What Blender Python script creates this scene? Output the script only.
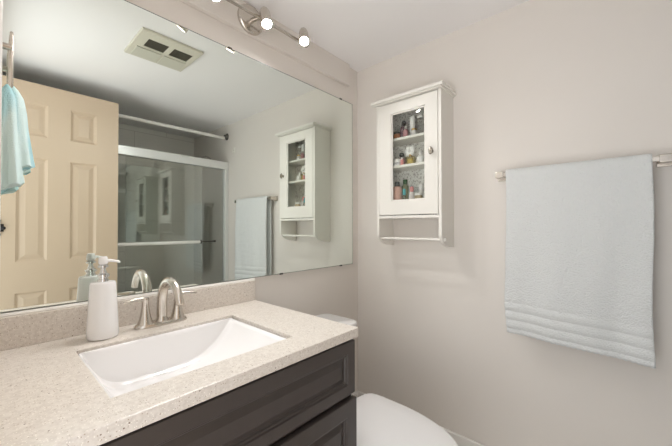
import bpy, bmesh, math, random
from mathutils import Vector, Matrix, noise
random.seed(7)
PI = math.pi
C = bpy.context.scene.collection
for o in list(bpy.data.objects):
    bpy.data.objects.remove(o)

ZO = 0.05            # floor lies at z = -ZO in the drawing frame used below, at 0 in the scene

# ------------------------------------------------------------------ camera
yaw, pitch, roll = math.radians(48.1687), math.radians(0.6938), math.radians(0.058)
fwd = Vector((math.sin(yaw)*math.cos(pitch), math.cos(yaw)*math.cos(pitch), math.sin(pitch)))
rt = Vector((math.cos(yaw), -math.sin(yaw), 0)); up = rt.cross(fwd)
R_ = rt*math.cos(roll) - up*math.sin(roll); U_ = rt*math.sin(roll) + up*math.cos(roll)
cam = bpy.data.cameras.new('camera'); co = bpy.data.objects.new('camera', cam); C.objects.link(co)
co.matrix_world = Matrix(((R_.x, U_.x, -fwd.x, -1.6054), (R_.y, U_.y, -fwd.y, -1.2504), (R_.z, U_.z, -fwd.z, 1.1388+ZO), (0, 0, 0, 1)))
cam.sensor_width = 36; cam.lens = 315.91/672*36; cam.clip_start = 0.02
bpy.context.scene.camera = co

# ------------------------------------------------------------------ light and exposure
sc = bpy.context.scene
sc.view_settings.view_transform = 'Standard'; sc.view_settings.look = 'None'
sc.view_settings.gamma = 1; sc.view_settings.use_curve_mapping = False
sc.view_settings.exposure = 0.14
WORLD = 1.6
W = bpy.data.worlds.new('doorway_fill'); sc.world = W; W.use_nodes = True  # general fill light let in by the doorway, from no modelled source
bg = W.node_tree.nodes['Background']
wt = W.node_tree; wc_ = wt.nodes.new('ShaderNodeTexCoord'); ws = wt.nodes.new('ShaderNodeSeparateXYZ'); wr = wt.nodes.new('ShaderNodeValToRGB')
wm = wt.nodes.new('ShaderNodeMapRange'); wm.inputs[1].default_value = -1; wm.inputs[2].default_value = 1
wt.links.new(wc_.outputs['Generated'], ws.inputs[0]); wt.links.new(ws.outputs['Z'], wm.inputs[0]); wt.links.new(wm.outputs[0], wr.inputs[0]); wt.links.new(wr.outputs[0], bg.inputs[0])
wr.color_ramp.elements[0].position = .35; wr.color_ramp.elements[0].color = (.97, .98, 1.0, 1)      # added fill from below, sent up through the doorway to brighten the ceiling
wr.color_ramp.elements[1].position = .62; wr.color_ramp.elements[1].color = (.39, .41, .43, 1)      # weaker part of the added fill, from above
bg.inputs[1].default_value = WORLD*2
BULB = 1120.0

# ------------------------------------------------------------------ materials
def lin(c):
    return tuple(((v/255)/12.92 if v/255 <= .04045 else ((v/255+.055)/1.055)**2.4) for v in c)
def mat(name, rgb, rough=.5, metal=0, spec=.5, bump=0, bscale=200, var=0, vscale=3, coat=0, bdist=.002):
    m = bpy.data.materials.new(name); m.use_nodes = True; nt = m.node_tree; b = nt.nodes['Principled BSDF']
    c = lin(rgb); b.inputs['Base Color'].default_value = (*c, 1); b.inputs['Roughness'].default_value = rough
    b.inputs['Metallic'].default_value = metal; b.inputs['Specular IOR Level'].default_value = spec
    b.inputs['Coat Weight'].default_value = coat
    tc = nt.nodes.new('ShaderNodeTexCoord')
    if var:
        n = nt.nodes.new('ShaderNodeTexNoise'); n.inputs['Scale'].default_value = vscale; n.inputs['Detail'].default_value = 4
        r = nt.nodes.new('ShaderNodeValToRGB')
        r.color_ramp.elements[0].position = .3; r.color_ramp.elements[1].position = .7
        r.color_ramp.elements[0].color = (*[x*(1-var) for x in c], 1); r.color_ramp.elements[1].color = (*[min(1, x*(1+var)) for x in c], 1)
        nt.links.new(tc.outputs['Object'], n.inputs['Vector']); nt.links.new(n.outputs['Fac'], r.inputs['Fac'])
        nt.links.new(r.outputs['Color'], b.inputs['Base Color'])
    if bump:
        n = nt.nodes.new('ShaderNodeTexNoise'); n.inputs['Scale'].default_value = bscale; n.inputs['Detail'].default_value = 3
        k = nt.nodes.new('ShaderNodeBump'); k.inputs['Strength'].default_value = bump; k.inputs['Distance'].default_value = bdist
        nt.links.new(tc.outputs['Object'], n.inputs['Vector']); nt.links.new(n.outputs['Fac'], k.inputs['Height'])
        nt.links.new(k.outputs['Normal'], b.inputs['Normal'])
    return m
def quartz():
    m = mat('speckled_quartz', (222, 209, 193), .28); nt = m.node_tree; b = nt.nodes['Principled BSDF']
    tc = nt.nodes.new('ShaderNodeTexCoord'); last = None
    base = nt.nodes.new('ShaderNodeTexNoise'); base.inputs['Scale'].default_value = 120; base.inputs['Detail'].default_value = 5
    r0 = nt.nodes.new('ShaderNodeValToRGB')
    r0.color_ramp.elements[0].position = .35; r0.color_ramp.elements[0].color = (*lin((211, 202, 192)), 1)
    r0.color_ramp.elements[1].position = .62; r0.color_ramp.elements[1].color = (*lin((225, 217, 208)), 1)
    nt.links.new(tc.outputs['Object'], base.inputs['Vector']); nt.links.new(base.outputs['Fac'], r0.inputs['Fac'])
    last = r0.outputs['Color']
    for scl, thr, col, keep in ((230, .27, (180, 162, 144), .28), (120, .18, (126, 102, 84), .10), (260, .25, (246, 240, 230), .45)):
        v = nt.nodes.new('ShaderNodeTexVoronoi'); v.inputs['Scale'].default_value = scl
        nt.links.new(tc.outputs['Object'], v.inputs['Vector'])
        a = nt.nodes.new('ShaderNodeMath'); a.operation = 'LESS_THAN'; a.inputs[1].default_value = thr
        nt.links.new(v.outputs['Distance'], a.inputs[0])
        s = nt.nodes.new('ShaderNodeSeparateColor'); nt.links.new(v.outputs['Color'], s.inputs[0])
        g = nt.nodes.new('ShaderNodeMath'); g.operation = 'LESS_THAN'; g.inputs[1].default_value = keep
        nt.links.new(s.outputs[0], g.inputs[0])
        mu = nt.nodes.new('ShaderNodeMath'); mu.operation = 'MULTIPLY'
        nt.links.new(a.outputs[0], mu.inputs[0]); nt.links.new(g.outputs[0], mu.inputs[1])
        mx = nt.nodes.new('ShaderNodeMix'); mx.data_type = 'RGBA'
        nt.links.new(mu.outputs[0], mx.inputs[0]); nt.links.new(last, mx.inputs[6]); mx.inputs[7].default_value = (*lin(col), 1)
        last = mx.outputs[2]
    nt.links.new(last, b.inputs['Base Color']); return m
def glass(name, tint, refl=1.0, rough=0.0, ior=1.5):
    m = bpy.data.materials.new(name); m.use_nodes = True; nt = m.node_tree; nt.nodes.clear()
    out = nt.nodes.new('ShaderNodeOutputMaterial'); mx = nt.nodes.new('ShaderNodeMixShader')
    t = nt.nodes.new('ShaderNodeBsdfTransparent'); t.inputs[0].default_value = (*tint, 1)
    g = nt.nodes.new('ShaderNodeBsdfGlossy'); g.inputs['Roughness'].default_value = rough
    f = nt.nodes.new('ShaderNodeFresnel'); ge = nt.nodes.new('ShaderNodeNewGeometry'); mr = nt.nodes.new('ShaderNodeMapRange')
    mr.inputs['To Min'].default_value = ior; mr.inputs['To Max'].default_value = 1/ior
    nt.links.new(ge.outputs['Backfacing'], mr.inputs['Value']); nt.links.new(mr.outputs[0], f.inputs[0])
    s = nt.nodes.new('ShaderNodeMath'); s.operation = 'MULTIPLY'; s.inputs[1].default_value = refl; s.use_clamp = True
    nt.links.new(f.outputs[0], s.inputs[0]); nt.links.new(s.outputs[0], mx.inputs[0])
    nt.links.new(t.outputs[0], mx.inputs[1]); nt.links.new(g.outputs[0], mx.inputs[2]); nt.links.new(mx.outputs[0], out.inputs[0])
    return m
def emit(name, rgb, s):
    m = bpy.data.materials.new(name); m.use_nodes = True; nt = m.node_tree; nt.nodes.clear()
    out = nt.nodes.new('ShaderNodeOutputMaterial'); e = nt.nodes.new('ShaderNodeEmission')
    e.inputs[0].default_value = (*rgb, 1); e.inputs[1].default_value = s; nt.links.new(e.outputs[0], out.inputs[0]); return m
def tile(name, c1, c2, mortar):
    m = mat(name, c1, .25); nt = m.node_tree; b = nt.nodes['Principled BSDF']
    tc = nt.nodes.new('ShaderNodeTexCoord'); mp = nt.nodes.new('ShaderNodeMapping'); mp.inputs['Rotation'].default_value = (PI/2, 0, 0)
    br = nt.nodes.new('ShaderNodeTexBrick'); br.offset = .5
    br.inputs['Color1'].default_value = (*lin(c1), 1); br.inputs['Color2'].default_value = (*lin(c2), 1); br.inputs['Mortar'].default_value = (*lin(mortar), 1)
    br.inputs['Scale'].default_value = 1; br.inputs['Brick Width'].default_value = .6; br.inputs['Row Height'].default_value = .3; br.inputs['Mortar Size'].default_value = .003
    nt.links.new(tc.outputs['Object'], mp.inputs[0]); nt.links.new(mp.outputs[0], br.inputs['Vector']); nt.links.new(br.outputs['Color'], b.inputs['Base Color'])
    return m
M = {}
M['wall'] = mat('wall_paint', (228, 221, 213), .55, bump=.06, bscale=420, var=.012)
M['ceil'] = mat('ceiling_paint', (248, 245, 244), .8, bump=.08, bscale=300)
M['trimw'] = mat('white_trim_paint', (232, 228, 222), .4)
M['door'] = mat('cream_door_paint', (196, 174, 150), .42)
M['quartz'] = quartz()
M['porc'] = mat('white_porcelain', (240, 238, 236), .1, spec=.6, coat=.3)
M['sink'] = mat('white_sink_ceramic', (250, 248, 247), .12, spec=.6, coat=.3)
M['seat'] = mat('white_toilet_lid', (238, 236, 235), .25)
M['wood'] = mat('dark_espresso_paint', (68, 61, 58), .33, spec=.5, var=.04, vscale=40, bump=.03, bscale=90, bdist=.0006)
M['dark'] = mat('black_gap', (28, 25, 24), .8)
M['cab'] = mat('cream_white_lacquer', (238, 234, 226), .33)
M['nickel'] = mat('brushed_nickel', (208, 201, 192), .25, 1)
M['chrome'] = mat('polished_chrome', (225, 225, 225), .08, 1)
M['darkchrome'] = mat('dark_metal', (96, 92, 88), .3, 1)
M['alum'] = mat('satin_white_aluminium', (226, 226, 224), .3, .35)
M['black'] = mat('black_iron', (26, 24, 23), .45)
M['terry'] = mat('white_terry', (230, 231, 229), .95, spec=.1, bump=1, bscale=210, bdist=.006)
M['terryb'] = mat('white_woven_band', (232, 234, 235), .8, spec=.15, bump=.4, bscale=500, bdist=.001)
M['bottle'] = mat('white_ceramic', (243, 241, 240), .25, coat=.2)
M['vent'] = mat('ivory_vent_plastic', (216, 211, 195), .5)
M['ventd'] = mat('vent_shadow_interior', (112, 108, 96), .8)
M['lens'] = mat('milky_lens_plastic', (206, 203, 188), .35)
M['mirror'] = mat('silvered_mirror', (238, 244, 239), 0.0, 1)
M['mirredge'] = mat('mirror_edge', (95, 105, 95), .3)
M['caulk'] = mat('white_caulk', (240, 236, 230), .5)
M['glass'] = glass('clear_cabinet_glass', (.97, .98, .97), 1.0)
M['shglass'] = glass('grey_green_shower_glass', (.95, .965, .95), 4.2)
M['tilew'] = tile('shower_wall_tile', (238, 235, 229), (235, 231, 225), (212, 208, 201))
M['floor'] = tile('floor_tile', (226, 219, 210), (222, 215, 206), (190, 184, 176))
M['bulb'] = emit('lamp_glow', (1, .99, .985), BULB)
M['teal'] = None

# ------------------------------------------------------------------ builders
ORG = {}
def prop(o, label=None, cat=None, group=None, kind=None):
    if label: o['label'] = label
    if cat: o['category'] = cat
    if group: o['group'] = group
    if kind: o['kind'] = kind
def thing(name, loc, label, cat, group=None, kind=None):
    o = bpy.data.objects.new(name, None); C.objects.link(o); o.empty_display_size = .05
    o.location = (loc[0], loc[1], loc[2]+ZO); ORG[o] = Vector(loc); prop(o, label, cat, group, kind); return o
def obj(name, bm, m, parent=None, smooth=True, bevel=0, seg=2, ang=35, origin=None, sub=0):
    me = bpy.data.meshes.new(name); o = bpy.data.objects.new(name, me); C.objects.link(o)
    if parent is not None:
        org = ORG[parent]; o.parent = parent
    else:
        org = Vector(origin) if origin else Vector((0, 0, 0)); o.location = org + Vector((0, 0, ZO))
    ORG[o] = org
    bmesh.ops.translate(bm, verts=bm.verts, vec=-org)
    bmesh.ops.recalc_face_normals(bm, faces=bm.faces)
    for f in bm.faces: f.smooth = smooth
    bm.to_mesh(me); bm.free()
    for mm in (m if isinstance(m, (list, tuple)) else [m]): me.materials.append(mm)
    if bevel:
        b = o.modifiers.new('bevel', 'BEVEL'); b.width = bevel; b.segments = seg; b.limit_method = 'ANGLE'; b.angle_limit = math.radians(ang)
        b.harden_normals = False
    if sub:
        s = o.modifiers.new('sub', 'SUBSURF'); s.levels = sub; s.render_levels = sub
    if smooth:
        try: me.set_sharp_from_angle(angle=math.radians(40))
        except Exception: pass
    return o
def BM(): return bmesh.new()
def box(bm, x0, x1, y0, y1, z0, z1, rot=None, piv=None):
    vs = [bm.verts.new((x, y, z)) for x in (x0, x1) for y in (y0, y1) for z in (z0, z1)]
    for q in ((0, 1, 3, 2), (4, 6, 7, 5), (0, 4, 5, 1), (2, 3, 7, 6), (0, 2, 6, 4), (1, 5, 7, 3)):
        bm.faces.new([vs[i] for i in q])
    if rot: bmesh.ops.rotate(bm, verts=vs, cent=piv or ((x0+x1)/2, (y0+y1)/2, (z0+z1)/2), matrix=rot)
    return vs
def lathe(bm, base, prof, n=32, axis=(0, 0, 1), sx=1, sy=1):
    """prof: list of (radius, height) from bottom to top along axis"""
    a = Vector(axis).normalized(); q = Vector((0, 0, 1)).rotation_difference(a); b = Vector(base); rings = []
    for r, h in prof:
        if r < 1e-6: rings.append([bm.verts.new(b + q @ Vector((0, 0, h)))])
        else: rings.append([bm.verts.new(b + q @ Vector((r*sx*math.cos(2*PI*i/n), r*sy*math.sin(2*PI*i/n), h))) for i in range(n)])
    for r0, r1 in zip(rings, rings[1:]):
        for i in range(n):
            j = (i+1) % n
            if len(r0) == 1 and len(r1) == 1: continue
            if len(r0) == 1: bm.faces.new((r0[0], r1[i], r1[j]))
            elif len(r1) == 1: bm.faces.new((r0[i], r0[j], r1[0]))
            else: bm.faces.new((r0[i], r0[j], r1[j], r1[i]))
    if len(rings[0]) > 1: bm.faces.new(rings[0][::-1])
    if len(rings[-1]) > 1: bm.faces.new(rings[-1])
def tube(bm, pts, rad, n=16, sq=1.0):
    pts = [Vector(p) for p in pts]; k = len(pts)
    rs = rad if isinstance(rad, (list, tuple)) else [rad]*k
    rings = []; prev = None
    for i, p in enumerate(pts):
        t = (pts[min(i+1, k-1)] - pts[max(i-1, 0)]).normalized()
        if prev is None: s = t.orthogonal().normalized()
        else: s = (prev - t*prev.dot(t)).normalized()
        prev = s; b = t.cross(s)
        rings.append([bm.verts.new(p + s*rs[i]*math.cos(2*PI*j/n) + b*rs[i]*sq*math.sin(2*PI*j/n)) for j in range(n)])
    for r0, r1 in zip(rings, rings[1:]):
        for j in range(n): bm.faces.new((r0[j], r0[(j+1) % n], r1[(j+1) % n], r1[j]))
    bm.faces.new(rings[0][::-1]); bm.faces.new(rings[-1])
def bez(p0, p1, p2, p3, n=12):
    p0, p1, p2, p3 = map(Vector, (p0, p1, p2, p3))
    return [p0*(1-t)**3 + p1*3*t*(1-t)**2 + p2*3*t*t*(1-t) + p3*t**3 for t in [i/n for i in range(n+1)]]
def panel_slab(bm, us, vs, panels, thick, fn, steps):
    """slab seen from +d; us, vs breaks; panels: set of (i,j) cells that get inset steps [(inset, depth)...]; fn(u,v,d)->xyz"""
    g = {(i, j): bm.verts.new((u, v, 0)) for i, u in enumerate(us) for j, v in enumerate(vs)}
    pf = []; new = list(g.values())
    for i in range(len(us)-1):
        for j in range(len(vs)-1):
            f = bm.faces.new((g[i, j], g[i+1, j], g[i+1, j+1], g[i, j+1]))
            if (i, j) in panels: pf.append(f)
    before = set(bm.verts)
    for f in pf:
        for ins, dep in steps:
            bmesh.ops.inset_region(bm, faces=[f], thickness=ins, depth=0, use_even_offset=True)
            for v in f.verts: v.co.z += dep
    n, m_ = len(us)-1, len(vs)-1
    loop = [g[i, 0] for i in range(n+1)] + [g[n, j] for j in range(1, m_+1)] + [g[i, m_] for i in range(n-1, -1, -1)] + [g[0, j] for j in range(m_-1, 0, -1)]
    back = [bm.verts.new((v.co.x, v.co.y, -thick)) for v in loop]
    L = len(loop)
    for i in range(L): bm.faces.new((loop[i], back[i], back[(i+1) % L], loop[(i+1) % L]))
    bm.faces.new(back)
    for v in bm.verts: v.co = Vector(fn(v.co.x, v.co.y, v.co.z))

HC = 2.14   # ceiling height
FZ = -0.05  # floor
XL = -1.60  # left wall plane
YB = -2.37  # shower back wall
YS = -1.61  # shower door plane

# ------------------------------------------------------------------ structure
def struct(name, bm, m, parent=None, **k):
    o = obj(name, bm, m, parent, **k)
    if parent is None: o['kind'] = 'structure'
    return o
b = BM(); box(b, XL-.30, .12, YB-.12, .12, FZ-.1, FZ); struct('floor', b, M['floor'], smooth=False)
b = BM(); box(b, XL-.12, .12, YS+.0, .12, HC, HC+.12); struct('ceiling', b, M['ceil'], smooth=False)
b = BM(); box(b, XL-.12, .12, YB-.12, YS, HC+.010, HC+.15); struct('ceiling_shower', b, M['ceil'], smooth=False)
b = BM(); box(b, XL-.12, .12, 0, .12, FZ, HC); struct('wall_back', b, M['wall'], smooth=False)
b = BM(); box(b, 0, .12, YB-.12, 0, FZ, HC+.03); struct('wall_right', b, M['wall'], smooth=False)
DY0, DY1, DZ = -1.44, -.60, 2.035
b = BM(); box(b, XL-.12, XL, DY1, 0, FZ, HC); box(b, XL-.12, XL, YB-.12, DY0, FZ, HC+.03); box(b, XL-.12, XL, DY0, DY1, DZ, HC)
struct('wall_left', b, M['wall'], smooth=False)
b = BM(); box(b, XL-.12, .12, YB-.12, YB, FZ, HC+.03); struct('wall_front', b, M['tilew'], smooth=False)
# soffit board above the mirror
b = BM(); box(b, XL, -.105, -.022, 0, 2.008, HC); struct('trim_1', b, M['wall'], smooth=False, bevel=.002)
# casing around the doorway on the left wall
b = BM()
box(b, XL-.12, XL+.011, DY1, DY1+.07, FZ, DZ+.07)
box(b, XL, XL+.011, DY0-.0, DY1+.07, DZ, DZ+.07)
struct('trim_2', b, M['trimw'], smooth=False, bevel=.004)
def baseboard(name, x0, x1, y0, y1):
    b = BM(); box(b, x0, x1, y0, y1, FZ, .097); struct(name, b, M['trimw'], smooth=False, bevel=.005, seg=3)
baseboard('baseboard_right', -.014, 0, YS-.0, 0)
baseboard('baseboard_back', -.785, -.014, -.014, 0)

# ------------------------------------------------------------------ mirror
mir = thing('wall_mirror', (-.83, -.003, 1.4), 'large frameless wall mirror above the vanity backsplash', 'mirror')
b = BM(); box(b, XL+.001, -.058, -.0055, -.0005, .907, 1.911); obj('backing', b, M['mirredge'], mir, smooth=False)
b = BM(); vs = [b.verts.new(p) for p in ((XL+.003, -.0058, .909), (-.0605, -.0058, .909), (-.0605, -.0058, 1.9085), (XL+.003, -.0058, 1.9085))]; b.faces.new(vs)
obj('glass_pane', b, M['mirror'], mir, smooth=False)
for x, z in ((-.17, .907), (-.62, .907), (-.17, 1.911), (-.9, 1.911)):
    b = BM(); box(b, x-.009, x+.009, -.0085, -.0005, z-.004, z+.004); o = obj('clip', b, M['darkchrome'], mir, bevel=.001)
    if x == -.17 and z < 1: o['label'] = 'small dark metal mirror clip'

# ------------------------------------------------------------------ vanity
KX = -.776
van = thing('vanity_cabinet', (-1.19, -.3, FZ), 'dark brown painted vanity cabinet with raised panel fronts under the quartz top', 'cabinet')
b = BM(); box(b, XL+.004, XL+.02, -.582, -.003, .02, .7765); box(b, -.7995, -.7835, -.582, -.003, .02, .7765)
box(b, XL+.0205, -.80, -.582, -.566, .02, .7765); box(b, XL+.0205, -.80, -.012, -.003, .02, .7765); box(b, XL+.0205, -.80, -.5655, -.0125, .02, .036)
o = obj('body', b, M['wood'], van, smooth=False, bevel=.002)
b = BM(); box(b, XL+.02, -.80, -.52, -.02, FZ, .02); obj('toe_kick', b, M['dark'], van, smooth=False)
fv = lambda y0: (lambda u, v, d: (u, y0-d, v))
st = [(.0015, -.005), (.006, 0), (.0015, -.005), (.005, 0), (.016, .008)]
b = BM(); panel_slab(b, [XL+.008, XL+.045, -.822, -.785], [.597, .632, .728, .768], {(1, 1)}, .018, fv(-.600), st)
obj('drawer_front', b, M['wood'], van, smooth=False, bevel=.005, seg=3)
for x0, x1 in ((-1.185, -.780), (XL+.008, -1.195)):
    b = BM(); panel_slab(b, [x0, x0+.048, x1-.048, x1], [.04, .09, .53, .580], {(1, 1)}, .019, fv(-.603), st)
    d = obj('door', b, M['wood'], van, smooth=False, bevel=.003)
    b = BM(); kx = x0+.03 if x0 > -1.3 else x1-.03
    lathe(b, (kx, -.603, .46), [(.006, 0), (.005, .012), (.012, .018), (.014, .024), (.010, .03), (0, .031)], 20, (0, -1, 0))
    k = obj('knob', b, M['nickel'], d); k['label'] = 'brushed nickel knob'

top = thing('countertop', (-1.19, -.3, .777), 'beige speckled quartz countertop with sink cutout on the dark vanity', 'countertop')
SX0, SX1, SY0, SY1 = -1.437, -.976, -.161, -.511
xs = [XL+.001, SX0, SX1, KX]; ys = [-.608, SY1, SY0, -.001]
b = BM()
g = {}
for z in (.777, .807):
    for i, x in enumerate(xs):
        for j, y in enumerate(ys): g[i, j, z] = b.verts.new((x, y, z))
for i in range(3):
    for j in range(3):
        if (i, j) == (1, 1): continue
        b.faces.new((g[i, j, .807], g[i+1, j, .807], g[i+1, j+1, .807], g[i, j+1, .807]))
        b.faces.new((g[i, j, .777], g[i, j+1, .777], g[i+1, j+1, .777], g[i+1, j, .777]))
for i in range(3):
    for j in (0, 3): b.faces.new((g[i, j, .777], g[i+1, j, .777], g[i+1, j, .807], g[i, j, .807]))
    for j_ in (0, 3): b.faces.new((g[j_, i, .777], g[j_, i+1, .777], g[j_, i+1, .807], g[j_, i, .807]))
for A, B_ in (((1, 1), (2, 1)), ((2, 1), (2, 2)), ((2, 2), (1, 2)), ((1, 2), (1, 1))):
    b.faces.new((g[(*A, .777)], g[(*B_, .777)], g[(*B_, .807)], g[(*A, .807)]))
obj('slab', b, M['quartz'], top, smooth=False, bevel=.0025, seg=2)
b = BM(); box(b, XL+.001, KX, -.017, -.001, .8072, .895); obj('backsplash', b, M['quartz'], top, smooth=False, bevel=.002)
b = BM(); tube(b, [(XL+.001, -.006, .8985), (KX, -.006, .8985)], .0065, 8); obj('caulk_bead', b, M['caulk'], top)

# undermount sink: curved trough
def sink():
    s = thing('sink', (-1.206, -.336, .66), 'white rectangular undermount basin set into the quartz countertop', 'sink')
    x0, x1, y0, y1 = SX0+.0075, SX1-.0075, SY1+.0075, SY0-.0075; ZT = .7985
    N, K = 60, 44
    def depth(x):
        t = (x-x0)/(x1-x0)
        # flat bottom that sweeps up to the right end; steeper sweep at the left end
        r = max(0, (t-.55)/.45); l = max(0, (.30-t)/.30)
        return .676 + .121*(r**2.6) + .121*(l**3.2)
    b = BM(); rows = []
    for i in range(N+1):
        x = x0 + (x1-x0)*i/N; zb = depth(x); H = ZT-zb; row = []
        for j in range(K+1):
            # cross-section: down the back wall, rounded corner, bottom, up the front wall
            p = j/K; rad = min(.035, H*.8+1e-4)
            W_ = y1-y0
            # parametrise with superellipse-like U
            a = (p-.5)*2
            yy = (y0+y1)/2 + math.copysign(min(1, abs(a)*1.45), a)*(W_/2)*1.0
            e = min(1, abs(a)*1.45)
            wall = max(0, abs(a)*1.45-1)/.45
            fil = max(0, (e-.86)/.14)
            z = zb + min(H, .022)*(1-math.sqrt(max(0, 1-fil*fil)))*.9*(1 if H > .001 else 0)
            z = z + (ZT-z)*wall
            row.append(b.verts.new((x, yy, z)))
        rows.append(row)
    for i in range(N):
        for j in range(K): b.faces.new((rows[i][j], rows[i+1][j], rows[i+1][j+1], rows[i][j+1]))
    o = obj('basin', b, M['sink'], s); m = o.modifiers.new('t', 'SOLIDIFY'); m.thickness = .0068; m.offset = -1 if False else 1
    b = BM(); lathe(b, (-1.205, -.336, .6765), [(.0, 0), (.021, 0), (.0225, .002), (.016, .003), (.014, .0015), (0, .0015)][1:], 28)
    d = obj('drain', b, M['chrome'], s); d['label'] = 'chrome drain ring'
sink()

# ------------------------------------------------------------------ faucet
fa = thing('faucet', (-1.208, -.085, .807), 'brushed nickel two-handle arc faucet behind the sink', 'faucet')
FX, FY = -1.193, -.078
b = BM()
n = 40; outl = []
for i in range(n):
    a = 2*PI*i/n; c, s = math.cos(a), math.sin(a)
    outl.append((FX + .083*math.copysign(abs(c)**.7, c), FY + .027*math.copysign(abs(s)**.8, s)))
r = [[b.verts.new((FX+(x-FX)*k, FY+(y-FY)*k, z)) for x, y in outl] for k, z in ((1, .8072), (1, .813), (.95, .8175), (.86, .819))]
for a_, c_ in zip(r, r[1:]):
    for i in range(n): b.faces.new((a_[i], a_[(i+1) % n], c_[(i+1) % n], c_[i]))
b.faces.new(r[-1]); b.faces.new(r[0][::-1]); obj('base_plate', b, M['nickel'], fa)
b = BM()
lathe(b, (FX, FY, .818), [(.021, 0), (.019, .006), (.0165, .012), (.015, .03)], 28)
P = [Vector((FX, FY, .835))] + bez((FX, FY, .86), (FX, FY+.008, .980), (FX, FY-.115, .992), (FX, FY-.148, .902), 18)
rr = [.0168]+[.0165 - .0050*i/18 for i in range(19)]
tube(b, P, rr, 20)
e = P[-1]; dirv = (P[-1]-P[-2]).normalized()
tube(b, [e-dirv*.004, e+dirv*.006], .0118, 20)
obj('spout', b, M['nickel'], fa)
for sgn in (-1, 1):
    hx = FX + sgn*.051
    b = BM(); lathe(b, (hx, FY, .818), [(.0245, 0), (.0225, .005), (.018, .018), (.0135, .04), (.0105, .062), (.0105, .075), (.0118, .080), (.010, .086), (0, .089)], 28)
    h = obj('handle', b, M['nickel'], fa)
    b = BM(); tube(b, [(hx, FY, .899), (hx+sgn*.012, FY, .902), (hx+sgn*.04, FY-.004, .901), (hx+sgn*.062, FY-.008, .898), (hx+sgn*.066, FY-.009, .8975)], [.0085, .0075, .0055, .0045, .002], 14, .75)
    obj('lever', b, M['nickel'], h)
b = BM(); tube(b, [(FX, FY+.022, .817), (FX, FY+.022, .86)], .0022, 10); lathe(b, (FX, FY+.022, .858), [(.002, 0), (.005, .002), (.005, .008), (0, .01)], 14)
obj('lift_rod', b, M['nickel'], fa)

# ------------------------------------------------------------------ soap dispenser
sd = thing('soap_dispenser', (-1.361, -.088, .8075), 'tall tapered white soap pump bottle with chrome collar beside the faucet', 'soap dispenser')
sxx, syy = -1.362, -.088
b = BM(); lathe(b, (sxx, syy, .8073), [(.033, 0), (.0385, .002), (.040, .007), (.0395, .03), (.0360, .10), (.0335, .148), (.0325, .162), (.030, .1665), (.0155, .168)], 48)
obj('bottle', b, M['bottle'], sd)
b = BM(); lathe(b, (sxx, syy, .9755), [(.015, 0), (.015, .005), (.012, .006), (.012, .012), (.0155, .0135), (.0155, .021), (.010, .024), (.0065, .034), (.0065, .040), (.013, .042), (.013, .048), (.008, .050)], 32)
o = obj('pump_collar', b, M['chrome'], sd); o['label'] = 'chrome pump collar'
b = BM(); lathe(b, (sxx, syy, 1.0255), [(.008, 0), (.0105, .001), (.0125, .006), (.011, .020), (.009, .0245), (0, .025)], 28)
tube(b, [(sxx, syy, 1.037), (sxx+.018, syy-.006, 1.037), (sxx+.033, syy-.011, 1.034), (sxx+.040, syy-.013, 1.030)], [.0055, .0045, .0038, .0032], 14)
obj('pump_head', b, M['bottle'], sd)

# ------------------------------------------------------------------ toilet
to = thing('toilet', (-.575, -.45, FZ), 'white two-piece toilet with closed lid between vanity and wall', 'toilet')
TX = -.567
def rbox(bm, x0, x1, y0, y1, z0, z1, r0, r1=None, n=6, taper=0):
    r1 = r1 or r0; rings = []
    def ring(z, ins, rad):
        L = []
        for cx, cy, a0 in ((x1-ins-rad, y1-ins-rad, 0), (x0+ins+rad, y1-ins-rad, 90), (x0+ins+rad, y0+ins+rad, 180), (x1-ins-rad, y0+ins+rad, 270)):
            for k in range(n+1):
                a = math.radians(a0+90*k/n); L.append(bm.verts.new((cx+rad*math.cos(a), cy+rad*math.sin(a), z)))
        return L
    h = z1-z0; e = min(.008, h*.35)
    for z, ins in ((z0, e*.6+taper), (z0+e, taper*.9), (z0+h*.5, taper*.4), (z1-e, 0), (z1-e*.3, e*.35), (z1, e)):
        rings.append(ring(z, ins, r0))
    for a, c in zip(rings, rings[1:]):
        m_ = len(a)
        for i in range(m_): bm.faces.new((a[i], a[(i+1) % m_], c[(i+1) % m_], c[i]))
    bm.faces.new(rings[0][::-1]); bm.faces.new(rings[-1])
b = BM(); rbox(b, TX-.185, TX+.19, -.275, -.03, .34, .642, .035, taper=.018); obj('tank', b, M['porc'], to)
b = BM(); rbox(b, TX-.20, TX+.205, -.295, -.065, .642, .676, .035); obj('tank_lid', b, M['porc'], to)
b = BM(); tube(b, [(TX-.14, -.270, .60), (TX-.14, -.290, .60)], .012, 16); tube(b, [(TX-.14, -.288, .60), (TX-.09, -.294, .595)], .006, 10)
o = obj('flush_lever', b, M['chrome'], to); o['label'] = 'chrome flush lever'
BX = -.588
def lid_outline(w, y0, y1, n=56, grow=0):
    """elongated lid: straight-ish back edge, egg-shaped front"""
    L = []
    yc = y0-.17
    for i in range(n):
        a = 2*PI*i/n; c, s = math.cos(a), math.sin(a)
        if s >= 0: x = w*math.copysign(abs(c)**.42, c); y = yc + (y0-yc)*abs(s)**.28
        else: x = w*math.copysign(abs(c)**.92, c); y = yc + (y1-yc)*abs(s)**.95
        L.append((BX + x*(1+grow), y + (.01*grow)))
    return L
def loft(bm, rings):
    R = [[bm.verts.new((x, y, z)) for x, y in L] for L, z in rings]
    for a, c in zip(R, R[1:]):
        m_ = len(a)
        for i in range(m_): bm.faces.new((a[i], a[(i+1) % m_], c[(i+1) % m_], c[i]))
    bm.faces.new(R[0][::-1]); bm.faces.new(R[-1])
def scaled(L, k, cx=BX, cy=-.60): return [(cx+(x-cx)*k, cy+(y-cy)*k) for x, y in L]
lo = lid_outline(.186, -.372, -.865)
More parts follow.
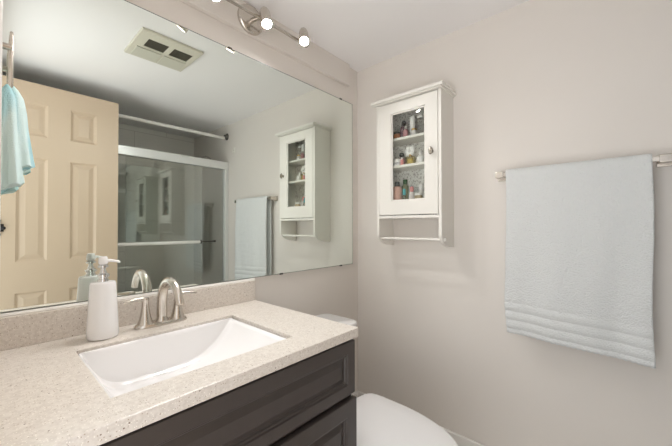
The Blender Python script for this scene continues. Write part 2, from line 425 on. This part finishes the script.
b = BM(); loft(b, [(scaled(lo, .97), .3635), (lo, .366), (lo, .372), (scaled(lo, .985), .3785), (scaled(lo, .94), .382), (scaled(lo, .6), .3845), (scaled(lo, .2), .385)]); obj('lid', b, M['seat'], to)
b = BM(); loft(b, [(scaled(lo, .98), .345), (scaled(lo, 1.0), .349), (scaled(lo, 1.0), .360), (scaled(lo, .98), .3632)]); obj('seat', b, M['seat'], to)
for sx_ in (-.07, .07):
    b = BM(); tube(b, [(BX+sx_-.02, -.372, .36), (BX+sx_+.02, -.372, .36)], .011, 14); obj('hinge', b, M['seat'], to)
def ell(cx, cy, rx, ry, n=56): return [(cx+rx*math.cos(2*PI*i/n), cy+ry*math.sin(2*PI*i/n)) for i in range(n)]
b = BM(); loft(b, [(ell(BX, -.52, .115, .22), FZ), (ell(BX, -.52, .115, .22), FZ+.03), (ell(BX, -.53, .095, .19), .06), (ell(BX, -.55, .10, .20), .14), (ell(BX, -.58, .135, .235), .24), (scaled(lo, .96), .315), (scaled(lo, .99), .3445)])
box(b, BX-.10, BX+.10, -.41, -.10, .14, .3395); obj('bowl', b, M['porc'], to)

# ------------------------------------------------------------------ wall cabinet
wc = thing('wall_cabinet', (0, -.437, 1.035), 'small cream wall cabinet with glass door and towel rod, left of the bath towel', 'cabinet')
CY0, CY1, CD = -.623, -.251, -.150
def side(y0, y1):
    b = BM()
    pr = [(-.0005, 1.8025), (CD, 1.8025), (CD, 1.105)]
    for i in range(1, 13):                        # curved bracket foot
        t = i/12; a = t*PI/2
        pr.append((CD + .012 + .118*(1-math.cos(a))*.9 - .012*math.cos(a), 1.105 - .069*math.sin(a)))
    pr += [(-.012, 1.034), (-.0005, 1.034)]
    A = [b.verts.new((x, y0, z)) for x, z in pr]; B_ = [b.verts.new((x, y1, z)) for x, z in pr]
    b.faces.new(A); b.faces.new(B_[::-1])
    for i in range(len(pr)): j = (i+1) % len(pr); b.faces.new((A[i], B_[i], B_[j], A[j]))
    return obj('side_panel', b, M['cab'], wc, smooth=False, bevel=.0015)
side(CY0, CY0+.016); side(CY1-.016, CY1)
b = BM(); box(b, -.181, -.0005, CY0-.019, CY1+.019, 1.8075, 1.824); box(b, -.172, -.0005, CY0-.011, CY1+.011, 1.802, 1.8075)
obj('crown', b, M['cab'], wc, smooth=False, bevel=.003, seg=3)
# patterned lining
def lining():
    m = mat('patterned_grey_lining', (170, 165, 160), .6); nt = m.node_tree; bs = nt.nodes['Principled BSDF']
    tc = nt.nodes.new('ShaderNodeTexCoord')
    v = nt.nodes.new('ShaderNodeTexVoronoi'); v.inputs['Scale'].default_value = 95; v.feature = 'F1'
    n = nt.nodes.new('ShaderNodeTexNoise'); n.inputs['Scale'].default_value = 70; n.inputs['Detail'].default_value = 2
    ad = nt.nodes.new('ShaderNodeMath'); ad.operation = 'MULTIPLY'
    r = nt.nodes.new('ShaderNodeValToRGB'); r.color_ramp.elements[0].position = .06; r.color_ramp.elements[1].position = .25
    r.color_ramp.elements[0].color = (*lin((176, 168, 162)), 1); r.color_ramp.elements[1].color = (*lin((240, 238, 233)), 1)
    nt.links.new(tc.outputs['Object'], v.inputs['Vector']); nt.links.new(tc.outputs['Object'], n.inputs['Vector'])
    nt.links.new(v.outputs['Distance'], ad.inputs[0]); nt.links.new(n.outputs['Fac'], ad.inputs[1])
    nt.links.new(ad.outputs[0], r.inputs['Fac']); nt.links.new(r.outputs['Color'], bs.inputs['Base Color']); return m
b = BM(); box(b, -.009, -.003, CY0+.016, CY1-.016, 1.182, 1.802); o = obj('back_panel', b, lining(), wc, smooth=False); o['label'] = 'mottled grey patterned back panel'
b = BM(); box(b, CD+.0, -.009, CY0+.016, CY1-.016, 1.183, 1.198); obj('bottom_panel', b, M['cab'], wc, smooth=False, bevel=.002)
b = BM(); box(b, CD+.02, -.009, CY0+.016, CY1-.016, 1.247, 1.262); obj('inner_floor', b, M['cab'], wc, smooth=False)
SH = [1.262, 1.468, 1.616]
for z in SH[1:]:
    b = BM(); box(b, CD+.024, -.009, CY0+.0165, CY1-.0165, z-.013, z); obj('shelf', b, M['cab'], wc, smooth=False, bevel=.001)
b = BM()
y0, y1 = CY0+.018, CY1-.018
gy0, gy1, gz0, gz1 = -.541, -.343, 1.274, 1.744
for a in ((y0, gy0, 1.202, 1.799), (gy1, y1, 1.202, 1.799), (gy0, gy1, 1.202, gz0), (gy0, gy1, gz1, 1.799)):
    box(b, CD-.001, CD+.017, a[0], a[1], a[2], a[3])
bmesh.ops.remove_doubles(b, verts=b.verts, dist=1e-5)
dr = obj('door', b, M['cab'], wc, smooth=False)
b = BM()
bw = .008
for a in ((gy0, gy0+bw, gz0, gz1), (gy1-bw, gy1, gz0, gz1), (gy0+bw, gy1-bw, gz0, gz0+bw), (gy0+bw, gy1-bw, gz1-bw, gz1)): box(b, CD+.003, CD+.012, *a)
obj('glazing_bead', b, M['cab'], dr, smooth=False, bevel=.002)
b = BM(); box(b, CD+.008, CD+.010, gy0+.002, gy1-.002, gz0+.002, gz1-.002); o = obj('glass_pane', b, M['glass'], dr, smooth=False)
b = BM(); lathe(b, (CD-.0012, -.577, 1.507), [(.008, 0), (.0055, .004), (.0055, .010), (.0125, .015), (.0145, .019), (.011, .024), (0, .026)], 28, (-1, 0, 0), sx=1.35, sy=.85)
o = obj('knob', b, mat('aged_pewter', (186, 180, 170), .25, 1), dr); o['label'] = 'aged pewter oval knob'
b = BM(); tube(b, [(-.122, CY0-.010, 1.076), (-.122, CY1+.004, 1.076)], .0062, 18)
lathe(b, (-.122, CY0+.001, 1.076), [(.009, 0), (.0105, .003), (.0105, .008), (.008, .012), (0, .013)], 20, (0, -1, 0))
obj('towel_rod', b, M['cab'], wc)

# things inside the cabinet
def clr(name, rgb, rough=.3, **k): return mat(name, rgb, rough, **k)
G_perf = glass('amber_perfume_glass', (.92, .86, .62), 1.5); G_clear = glass('clear_bottle_glass', (.86, .86, .84), 1.8)
c_plum = clr('plum_bottle', (92, 62, 74), .2); c_pinkl = clr('salmon_lotion', (224, 176, 160), .35); c_blk = clr('black_cap', (32, 34, 36), .3)
c_grn = clr('green_cap', (58, 110, 58), .4); c_teal = clr('teal_cap', (70, 176, 182), .35); c_pc = clr('pink_cap', (226, 150, 148), .4)
c_tan = clr('tan_jar', (190, 172, 138), .5); c_wh = clr('white_plastic', (240, 238, 235), .3); c_or = clr('orange_pot', (198, 128, 84), .4)
c_bl = clr('pale_blue', (196, 214, 226), .35); c_ros = clr('dusty_rose_bottle', (178, 130, 134), .3); c_gold = clr('gold', (200, 168, 110), .3, metal=1)
c_lil = clr('lilac_tube', (176, 150, 176), .35)
def item(name, y, x, z, label, parts, group=None, cat='bottle'):
    t = thing(name, (x, y, z), label, cat, group or 'toiletries inside the wall cabinet')
    for pn, m, prof, kw in parts:
        b = BM(); lathe(b, (x, y, z+.0004), prof, 24, **kw); obj(pn, b, m, t)
    return t
zt, zm, zb = SH[2], SH[1], SH[0]
item('perfume_bottle', -.412, -.112, zt, 'short rose bottle with silver cap in front of the white tube', [('body', c_ros, [(.011, 0), (.013, .003), (.013, .034), (.006, .04)], {}), ('cap', M['chrome'], [(.007, .0402), (.007, .054), (0, .055)], {})])
item('jar', -.458, -.108, zt, 'small pale frosted jar with gold lid near right end of the top shelf', [('body', clr('frosted_jar', (214, 210, 208)), [(.012, 0), (.014, .003), (.014, .022), (.012, .025)], {}), ('lid', c_gold, [(.0135, .0252), (.0135, .034), (0, .035)], {})], cat='jar')
item('perfume_bottle', -.392, -.118, zm, 'tiny pink vial left of the flower-stoppered perfume bottle', [('body', c_pc, [(.007, 0), (.008, .002), (.008, .026), (.004, .03)], {}), ('cap', c_wh, [(.005, .0302), (.005, .04), (0, .041)], {})])
item('pot', -.338, -.075, zt, 'orange-brown pot at left end of the top shelf', [('body', c_or, [(.018, 0), (.021, .004), (.021, .032), (.018, .035)], {}), ('lid', c_blk, [(.0195, .0352), (.0195, .046), (0, .047)], {})], cat='jar')
item('perfume_bottle', -.385, -.085, zt, 'dark plum bottle with ball stopper, middle of the top shelf', [('body', c_plum, [(.016, 0), (.021, .005), (.022, .045), (.017, .062), (.007, .068)], {}), ('stopper', c_blk, [(.006, .0682), (.006, .074), (.012, .079), (.013, .088), (.009, .097), (0, .099)], {})])
item('spray_bottle', -.352, -.036, zt, 'tall grey spray bottle behind the orange-brown pot', [('body', clr('grey_bottle', (142, 138, 140)), [(.016, 0), (.018, .004), (.018, .078), (.008, .086)], {}), ('cap', c_plum, [(.009, .0862), (.009, .108), (0, .109)], {})])
item('tube', -.436, -.085, zt, 'tall white tube standing right of the plum bottle', [('body', c_wh, [(.013, .012), (.014, .016), (.014, .085), (.0135, .108)], {'sy': 1, 'sx': .8}), ('cap', c_bl, [(.012, 0), (.012, .0118)], {})], cat='tube')
item('bottle', -.478, -.075, zt, 'tall clear bottle with white cap at right end of the top shelf', [('body', G_clear, [(.016, .0), (.017, .004), (.018, .09), (.016, .092)], {}), ('cap', c_wh, [(.0165, .0922), (.0165, .104), (0, .105)], {})])
item('perfume_bottle', -.412, -.035, zt, 'lilac cylindrical bottle behind the plum bottle and white tube', [('body', c_lil, [(.015, 0), (.016, .003), (.016, .075), (.007, .082)], {}), ('cap', c_gold, [(.008, .0822), (.008, .1), (0, .101)], {})])
item('jar', -.355, -.100, zm, 'short white jar with dark-spotted label on the middle shelf', [('body', c_wh, [(.021, 0), (.0235, .004), (.0235, .024), (.020, .027)], {}), ('label_band', clr('speckled_label', (196, 196, 196), var=.5, vscale=160), [(.0238, .006), (.0238, .019)], {}), ('lid', c_wh, [(.0225, .0272), (.0225, .036), (0, .037)], {})], cat='jar')
item('perfume_bottle', -.350, -.048, zm, 'dusty rose bottle with black round cap behind the spotted jar', [('body', c_ros, [(.016, 0), (.019, .004), (.018, .05), (.008, .058)], {}), ('cap', c_blk, [(.008, .0582), (.013, .063), (.014, .072), (.010, .082), (0, .084)], {})])
pf = thing('perfume_bottle', (-.085, -.425, zm), 'square amber perfume bottle with white flower stopper, middle shelf', 'bottle', 'toiletries inside the wall cabinet')
b = BM(); box(b, -.100, -.070, -.449, -.399, zm+.0005, zm+.046); obj('body', b, G_perf, pf, smooth=False, bevel=.006, seg=3)
b = BM(); box(b, -.094, -.076, -.441, -.407, zm+.006, zm+.034); obj('perfume', b, clr('perfume_liquid', (214, 198, 130), .2), pf, bevel=.004)
b = BM(); lathe(b, (-.085, -.424, zm+.0462), [(.008, 0), (.008, .012), (0, .013)], 20); obj('neck', b, c_gold, pf)
b = BM()
for k in range(6):
    a = k*PI/3; bmesh.ops.create_uvsphere(b, u_segments=14, v_segments=8, radius=.013, matrix=Matrix.Translation((-.087-.003*(k % 2), -.422+.019*math.cos(a), zm+.076+.016*math.sin(a))) @ Matrix.Diagonal((.5, 1, .85, 1)))
bmesh.ops.create_uvsphere(b, u_segments=12, v_segments=8, radius=.008, matrix=Matrix.Translation((-.094, -.422, zm+.076)))
o = obj('flower_stopper', b, c_wh, pf); o['label'] = 'white flower-shaped stopper'
item('lotion_bottle', -.481, -.08, zm, 'white round-shouldered bottle at right end of the middle shelf', [('body', c_wh, [(.017, 0), (.02, .004), (.02, .035), (.008, .046)], {}), ('cap', c_wh, [(.009, .0462), (.009, .062), (.005, .066), (0, .067)], {})])
item('lotion_bottle', -.349, -.095, zb, 'salmon pink lotion bottle with black cap, left end of the bottom shelf', [('body', c_pinkl, [(.021, 0), (.025, .004), (.025, .082), (.020, .094), (.010, .098)], {}), ('cap', c_blk, [(.011, .0982), (.013, .1), (.013, .122), (0, .124)], {})])
item('bottle', -.366, -.040, zb, 'green-capped bottle behind the salmon pink lotion bottle', [('body', clr('olive_bottle', (132, 138, 104)), [(.017, 0), (.019, .004), (.019, .1), (.009, .112)], {}), ('cap', c_grn, [(.011, .1122), (.012, .138), (0, .14)], {})])
item('nail_polish', -.397, -.105, zb, 'small clear bottle with teal cap right of the lotion bottle', [('body', G_clear, [(.010, 0), (.0115, .003), (.0115, .04), (.006, .046)], {}), ('cap', c_teal, [(.009, .0462), (.008, .078), (0, .08)], {})])
item('mist_bottle', -.431, -.085, zb, 'clear bottle with pink cap, middle of the bottom shelf', [('body', clr('milky_bottle', (222, 214, 210), .25), [(.013, 0), (.016, .003), (.016, .052), (.009, .062)], {}), ('cap', c_pc, [(.010, .0622), (.0105, .086), (.006, .091), (0, .092)], {})])
item('jar', -.477, -.10, zb, 'tan jar with white lid at right end of the bottom shelf', [('body', c_tan, [(.018, 0), (.020, .003), (.020, .036), (.017, .039)], {}), ('lid', c_wh, [(.019, .0392), (.019, .05), (0, .051)], {})], cat='jar')
item('tube', -.463, -.042, zb, 'pale blue and white tube behind the tan jar', [('body', c_wh, [(.010, .02), (.012, .024), (.012, .1), (.011, .104)], {}), ('cap', c_bl, [(.011, 0), (.011, .0198)], {})], cat='tube')
item('tube', -.405, -.040, zb, 'pale blue capped tube behind the pink-capped bottle', [('body', c_bl, [(.012, 0), (.013, .003), (.013, .075), (.007, .08)], {}), ('cap', c_teal, [(.008, .0802), (.008, .1), (0, .101)], {})], cat='tube')

# ------------------------------------------------------------------ towel bar and towel
BZ, BXX = 1.371, -.055
tb = thing('towel_bar', (0, -1.115, BZ), 'brushed nickel towel bar with square posts on the right wall', 'towel bar')
b = BM(); box(b, BXX-.008, BXX+.008, -1.366, -.862, BZ-.008, BZ+.008); obj('rod', b, M['nickel'], tb, smooth=False, bevel=.002)
for y in (-.853, -1.372):
    b = BM(); box(b, -.010, -.0005, y-.021, y+.021, BZ-.021, BZ+.021); box(b, BXX-.014, -.009, y-.016, y+.016, BZ-.014, BZ+.014)
    obj('post', b, M['nickel'], tb, smooth=False, bevel=.003, seg=3)
def towel():
    t = thing('bath_towel', (-.07, -1.11, .69), 'white terry bath towel with three woven bands folded over the towel bar', 'towel')
    ya, yb = -.882, -1.338
    NY, NS = 90, 150
    zbot = lambda y: .683 + (.660-.683)*((y-ya)/(yb-ya))
    R = .0205
    def P(u, s):
        y = ya + (yb-ya)*u
        zb_ = zbot(y)
        top = BZ - .002
        Lf = top - zb_; arc = PI*R; Lb = Lf - .06
        d = s*(Lf+arc+Lb)
        # folds: soft vertical waves growing downward
        def fold(z):
            k = min(1, max(0, (top-z)/.55))
            return (.0045*math.sin(u*9.5+.6) + .003*math.sin(u*21+1.7+2*k) + .004*noise.noise(Vector((u*4, z*3, 1.3))))*k
        if d < Lf:
            z = zb_ + d; x = BXX - R - .004*math.sin(PI*d/Lf) + fold(z) - .006*(1-d/Lf)
            yy = y + (.004*math.sin(z*9)+.003*noise.noise(Vector((z*8, u, 4))))*(1 if .02 < u < .98 else 1.3)*(1-.5*d/Lf)
            return Vector((x, yy, z)), 1-d/Lf
        d -= Lf
        if d < arc:
            a = PI - d/R*1.0
            return Vector((BXX + R*math.cos(a), y, top + R*.85*math.sin(a)+.002)), 0
        d -= arc
        z = top - d; k = d/Lb
        return Vector((BXX + R - .002*k + .25*fold(z), y+.004*k, z)), 0
    front = BM()
    th = .0048
    def hem_off(fr_z):  # extra thickness profile of woven bands, by height above the hem
        h = fr_z
        for c_ in (.036, .074, .112):
            q = abs(h-c_)
            if q < .013: return .0045*math.cos(q/.013*PI/2)
            if q < .019: return -.0025
        if h < .010: return .0025
        return 0
    grid = []
    for i in range(NY+1):
        row = []
        for j in range(NS+1):
            s = (j/NS)
            s = s if s > .2 else s  # even
            p, k = P(i/NY, s)
            hh = p.z - zbot(ya + (yb-ya)*i/NY)
            if s < .25: p.x -= hem_off(hh)
            # edge ripple at hem
            if s < .02: p.z += .0015*math.sin(i*1.9)
            p.x += .0022*noise.noise(Vector((p.y*85, p.z*85, p.x*85)))*(1 if hh > .13 else .35)
            row.append(front.verts.new(p))
        grid.append(row)
    for i in range(NY):
        for j in range(NS):
            f = front.faces.new((grid[i][j], grid[i+1][j], grid[i+1][j+1], grid[i][j+1]))
    o = obj('cloth', front, M['terry'], t)
    m = o.modifiers.new('thick', 'SOLIDIFY'); m.thickness = .009; m.offset = 0
    return o
towel()

# ------------------------------------------------------------------ left wall ring and hand towel
RX = -1.560
rg = thing('towel_ring', (XL, -.09, 1.60), 'slim brushed nickel towel ring on the left wall', 'towel ring')
b = BM()
pts = []
for cy, cz, a0 in ((-.036, 1.628, 0), (-.075, 1.628, 90), (-.075, 1.507, 180), (-.036, 1.507, 270)):
    for k in range(7):
        a = math.radians(a0+90*k/6); pts.append((RX, cy+.016*math.cos(a), cz+.016*math.sin(a)))
pts.append(pts[0]); tube(b, pts, .0036, 12); obj('ring', b, M['nickel'], rg)
b = BM(); box(b, XL+.0005, XL+.008, -.106, -.074, 1.584, 1.616); tube(b, [(XL+.006, -.09, 1.60), (RX+.002, -.0905, 1.60)], .008, 14); obj('mount', b, M['nickel'], rg, bevel=.002)
def teal_mat():
    m = mat('teal_and_white_towel', (170, 216, 220), .95, spec=.1, bump=1, bscale=380, bdist=.003); nt = m.node_tree; bs = nt.nodes['Principled BSDF']
    tc = nt.nodes.new('ShaderNodeTexCoord'); n = nt.nodes.new('ShaderNodeTexNoise'); n.inputs['Scale'].default_value = 11; n.inputs['Detail'].default_value = 3
    mp = nt.nodes.new('ShaderNodeMapping'); mp.inputs['Scale'].default_value = (1, 1, .25)
    r = nt.nodes.new('ShaderNodeValToRGB'); r.color_ramp.elements[0].position = .30; r.color_ramp.elements[1].position = .50
    r.color_ramp.elements[0].color = (*lin((138, 204, 216)), 1); r.color_ramp.elements[1].color = (*lin((220, 240, 238)), 1)
    nt.links.new(tc.outputs['Object'], mp.inputs[0]); nt.links.new(mp.outputs[0], n.inputs['Vector']); nt.links.new(n.outputs['Fac'], r.inputs['Fac']); nt.links.new(r.outputs['Color'], bs.inputs['Base Color'])
    return m
ht = thing('hand_towel', (RX, -.09, 1.235), 'pale teal and white hand towel pulled through the towel ring', 'towel')
def hand_towel():
    # two gathered tails hanging from the ring
    def tail(bm, yc, ztop, zbot_, cen, wid, wy, ph):
        N = 72; K = 34; rings = []
        def ip(tab, t):
            for (a, u), (c, v) in zip(tab, tab[1:]):
                if t <= c: return u+(v-u)*(t-a)/(c-a)
            return tab[-1][1]
        for k in range(K+1):
            t = k/K; z = ztop + (zbot_-ztop)*t; R = []
            cx, wx, w2 = ip(cen, t), ip(wid, t), ip(wy, t)
            for i in range(N):
                a = 2*PI*i/N
                f = 1 + .13*t*math.sin(6*a+ph) + .07*math.sin(4*a+ph*2+t*1.2)*min(1, t*4)
                dz = .010*math.cos(a)*t*t + .004*math.sin(5*a+ph)*(t > .92)
                R.append((max(XL+.004, cx + wx*f*math.cos(a)), min(-.012, yc + w2*f*math.sin(a)), z + dz))
            rings.append([bm.verts.new(p) for p in R])
        for a_, c_ in zip(rings, rings[1:]):
            for i in range(N): bm.faces.new((a_[i], a_[(i+1) % N], c_[(i+1) % N], c_[i]))
        bm.faces.new(rings[0]); bm.faces.new(rings[-1][::-1])
    b = BM(); tail(b, -.068, 1.5035, 1.290, [(0, RX+.004), (.3, RX+.010), (1, RX+.014)], [(0, .004), (.03, .010), (.12, .018), (.5, .021), (1, .030)], [(0, .02), (.1, .035), (1, .052)], .5)
    obj('front_tail', b, teal_mat(), ht)
    b = BM(); tail(b, -.100, 1.495, 1.240, [(0, RX-.008), (1, RX-.004)], [(0, .004), (.03, .009), (.12, .016), (.6, .020), (1, .028)], [(0, .02), (.1, .035), (1, .055)], 2.1)
    obj('back_tail', b, teal_mat(), ht)
hand_towel()

# ------------------------------------------------------------------ door seen in the mirror
dm = M['door']
YD = -1.43
dd = thing('door_1', (-1.28, YD-.0175, FZ+.01), None, None, kind='structure')
uu = [-1.594, -1.4775, -1.337, -1.228, -1.088, -.963]
vv = [FZ+.012, .16, .745, .93, 1.565, 1.70, 1.905, 2.025]
b = BM(); panel_slab(b, uu, vv, {(1, 1), (3, 1), (1, 3), (3, 3), (1, 5), (3, 5)}, .035, lambda u, v, d: (u, YD+d, v), [(.004, -.003), (.010, -.007), (.006, 0), (.022, .006)])
obj('panel_leaf', b, dm, dd, smooth=False)
for z in (1.84, 1.135, .15):
    b = BM(); tube(b, [(-1.545, YD+.006, z-.034), (-1.545, YD+.006, z+.034)], .0065, 12)
    for s in (-1, 1): bmesh.ops.create_uvsphere(b, u_segments=12, v_segments=8, radius=.009, matrix=Matrix.Translation((-1.545, YD+.006, z+s*.041)))
    box(b, -1.572, -1.525, YD+.0003, YD+.004, z-.022, z+.022)
    bmesh.ops.create_uvsphere(b, u_segments=12, v_segments=8, radius=.011, matrix=Matrix.Translation((-1.528, YD+.006, z-.002)))
    obj('hinge', b, M['black'], dd)
b = BM(); lathe(b, (-1.02, YD-.0352, .92), [(.03, 0), (.03, .005), (.012, .012), (.011, .035), (.026, .045), (.028, .058), (.02, .068), (0, .07)], 28, (0, -1, 0)); obj('knob', b, M['nickel'], dd)

# ------------------------------------------------------------------ shower
sh = thing('shower_enclosure', (-.8, YS, .33), 'sliding glass tub enclosure with white aluminium header, seen in the mirror', 'shower door')
b = BM(); box(b, XL+.002, -.001, YS-.055, YS, 1.70, 1.772); obj('header_rail', b, M['alum'], sh, smooth=False, bevel=.004)
b = BM(); box(b, XL+.002, -.001, YS-.055, YS, .352, .385); obj('bottom_track', b, M['alum'], sh, smooth=False, bevel=.004)
for x in (XL+.002, -.037):
    b = BM(); box(b, x, x+.036, YS-.05, YS-.003, .385, 1.70); obj('jamb', b, M['alum'], sh, smooth=False, bevel=.003)
def pane(x0, x1, y, bar, nm):
    b = BM(); box(b, x0, x1, y-.006, y, .388, 1.70); g = obj('glass_panel', b, M['shglass'], sh, smooth=False)
    b = BM(); tube(b, [(bar[0], y+bar[3], bar[2]), (bar[1], y+bar[3], bar[2])], bar[4], 14)
    for xx in (bar[0]+.02, bar[1]-.012): tube(b, [(xx, y, bar[2]), (xx, y+bar[3], bar[2])], .006, 10)
    h = obj('handle_bar', b, M['trimw'] if nm else M['darkchrome'], g)
    b = BM(); e = .004 if bar[3] > 0 else 0
    tube(b, [(bar[1]-.004, y+bar[3], bar[2]), (bar[1]+.012, y+bar[3], bar[2])], bar[4]+.003, 14)
    obj('end_cap', b, M['darkchrome'], h)
pane(XL+.038, -.262, YS-.010, (-1.45, -.292, 1.004, .034, .0135), 1)
pane(-.86, -.038, YS-.036, (-.25, -.14, 1.004, .02, .0055), 0)
cr = thing('curtain_rod', (-.8, -1.62, 2.01), 'white shower curtain rod above the sliding glass enclosure', 'curtain rod')
b = BM(); tube(b, [(XL+.002, -1.645, 1.998), (-.03, -1.645, 2.012)], .015, 16); obj('rod', b, M['trimw'], cr)
for x, s, z in ((-.0005, -1, 2.012), (XL+.0005, 1, 1.998)):
    b = BM(); lathe(b, (x, -1.645, z+.018), [(.034, 0), (.034, .004), (.022, .012), (.014, .03)], 24, (s, 0, 0)); o = obj('flange', b, M['darkchrome'], cr); o['label'] = 'dark metal wall flange'
hk = BM(); box(hk, -.006, -.0005, -1.512, -1.492, 1.845, 1.90); tube(hk, [(-.004, -1.502, 1.86), (-.024, -1.502, 1.852), (-.03, -1.502, 1.87)], .004, 10)
o = obj('wall_hook', hk, M['cab'], None, bevel=.002, origin=(-.01, -1.502, 1.87)); prop(o, 'small white adhesive hook on the right wall beside the shower header', 'hook')
bt = thing('bathtub', (-.8, -1.99, FZ), 'white alcove bathtub behind the sliding glass enclosure', 'bathtub')
b = BM()
x0, x1, y0, y1 = XL+.003, -.003, YB+.003, YS+.02
box(b, x0, x1, y1-.02, y1, FZ, .35)
o = obj('apron', b, M['porc'], bt, smooth=False, bevel=.004)
b = BM()
def ring(x0, x1, y0, y1, z, r, n=8):
    L = []
    for cx, cy, a0 in ((x1-r, y1-r, 0), (x0+r, y1-r, 90), (x0+r, y0+r, 180), (x1-r, y0+r, 270)):
        for k in range(n+1):
            a = math.radians(a0+90*k/n); L.append((cx+r*math.cos(a), cy+r*math.sin(a), z))
    return L
y1 -= .02
R_s = [ring(x0, x1, y0, y1, .33, .001), ring(x0, x1, y0, y1, .351, .001), ring(x0+.09, x1-.09, y0+.06, y1-.07, .351, .12), ring(x0+.13, x1-.13, y0+.10, y1-.11, .1, .12), ring(x0+.2, x1-.2, y0+.17, y1-.18, .03, .1)]
V = [[b.verts.new(p) for p in R] for R in R_s]
for a_, c_ in zip(V, V[1:]):
    for i in range(len(a_)): b.faces.new((a_[i], a_[(i+1) % len(a_)], c_[(i+1) % len(a_)], c_[i]))
b.faces.new(V[-1]); obj('tub_shell', b, M['porc'], bt)
b = BM(); b2 = None
tube(b, [(-.001, -1.98, 1.86), (-.05, -1.98, 1.88), (-.11, -1.98, 1.85)], .009, 14); lathe(b, (-.10, -1.98, 1.862), [(.012, 0), (.03, .03), (.034, .04), (0, .041)], 20, (-.5, 0, -.8))
o = obj('shower_rose', b, M['chrome'], None, origin=(0, -1.98, 1.86)); prop(o, 'chrome shower head on the shower side wall behind the glass', 'shower head')

# ------------------------------------------------------------------ exhaust grille on the ceiling
ev = thing('exhaust_fan_grille', (-.927, -.685, HC), 'square ivory bathroom fan grille with two dark openings on the ceiling', 'vent')
vx0, vx1, vy0, vy1 = -1.083, -.772, -.835, -.522
b = BM()
xs_ = [vx0, -1.030, -.930, -.902, -.800, vx1]; xs_[4] = -.802
ys_ = [vy0, -.685, -.592, vy1]
lv = {}
T0 = HC-.014
def vframe():
    z = T0
    for i in range(5):
        for j in range(3):
            if j == 1 and i in (1, 3): continue
            vs = [b.verts.new(p) for p in ((xs_[i], ys_[j], z), (xs_[i+1], ys_[j], z), (xs_[i+1], ys_[j+1], z), (xs_[i], ys_[j+1], z))]; b.faces.new(vs)
    bmesh.ops.remove_doubles(b, verts=b.verts, dist=1e-5)
    ed = [e for e in b.edges if len(e.link_faces) == 1]
    r = bmesh.ops.extrude_edge_only(b, edges=ed)
    nv = [v for v in r['geom'] if isinstance(v, bmesh.types.BMVert)]
    for v in nv:
        v.co.z = HC-.001
        if abs(v.co.x-vx0) < 1e-4 or abs(v.co.x-vx1) < 1e-4 or abs(v.co.y-vy0) < 1e-4 or abs(v.co.y-vy1) < 1e-4: pass
vframe()
obj('frame', b, M['vent'], ev, smooth=False, bevel=.004)
for i in (1, 3):
    b = BM(); box(b, xs_[i]+.0005, xs_[i+1]-.0005, ys_[1]+.0005, ys_[2]-.0005, HC-.005, HC-.0015); o = obj('opening', b, M['ventd'], ev, smooth=False); o['label'] = 'dark recessed opening'
    b = BM(); n = 9
    for k in range(n):
        y = ys_[1]+.006+(ys_[2]-ys_[1]-.012)*k/(n-1); box(b, xs_[i]+.001, xs_[i+1]-.001, y-.0012, y+.0012, HC-.0125, HC-.0055)
    obj('louver', b, M['ventd'], ev, smooth=False)
for a0, a1 in ((-1.058, -.932), (-.922, -.797)):
    b = BM(); box(b, a0, a1, -.818, -.700, T0-.006, T0-.0003); o = obj('light_lens', b, M['lens'], ev, smooth=False, bevel=.004); 

# ------------------------------------------------------------------ vanity light
vl = thing('vanity_light', (-.81, -.0225, 2.07), 'brushed nickel three-spot light bar above the mirror', 'light')
b = BM(); lathe(b, (-.812, -.0225, 2.068), [(.064, 0), (.064, .006), (.061, .012), (.05, .017), (.02, .02), (0, .0205)], 44, (0, -1, 0)); obj('canopy', b, M['nickel'], vl)
b = BM(); tube(b, [(-.812, -.035, 2.062), (-.812, -.095, 2.050)], .010, 16); obj('stem', b, M['nickel'], vl)
b = BM(); tube(b, [(-1.10, -.100, 2.040), (-.95, -.098, 2.046), (-.812, -.097, 2.048), (-.67, -.098, 2.046), (-.545, -.100, 2.040)], .0075, 14)
for x in (-1.105, -.54): bmesh.ops.create_uvsphere(b, u_segments=14, v_segments=8, radius=.010, matrix=Matrix.Translation((x, -.1, 2.04)))
obj('bar', b, M['nickel'], vl)
for face, back in (((-1.045, -.155, 1.990), (-1.01, -.105, 2.075)), ((-.816, -.155, 1.992), (-.800, -.112, 2.082)), ((-.602, -.152, 2.014), (-.572, -.112, 2.098))):
    F, Bk = Vector(face), Vector(back); d = (F-Bk).normalized()
    L = (F-Bk).length
    b = BM(); lathe(b, Bk, [(.0, 0), (.013, .001), (.018, .010), (.022, .03), (.0235, L-.006), (.0235, L), (.0195, L), (.018, L-.012), (0, L-.013)], 30, d)
    piv = Bk + d*(L*.45)
    bp = Vector((piv.x, -.098, 2.046))
    tube(b, [bp, piv], .007, 10)
    h = obj('spot_head', b, M['nickel'], vl)
    b = BM(); lathe(b, Bk, [(.0165, L-.0118), (.0178, L-.010), (.0150, L-.0075), (.008, L-.0062), (0, L-.006)], 26, d)
    o = obj('bulb', b, M['bulb'], h); o['label'] = 'glowing spot bulb'
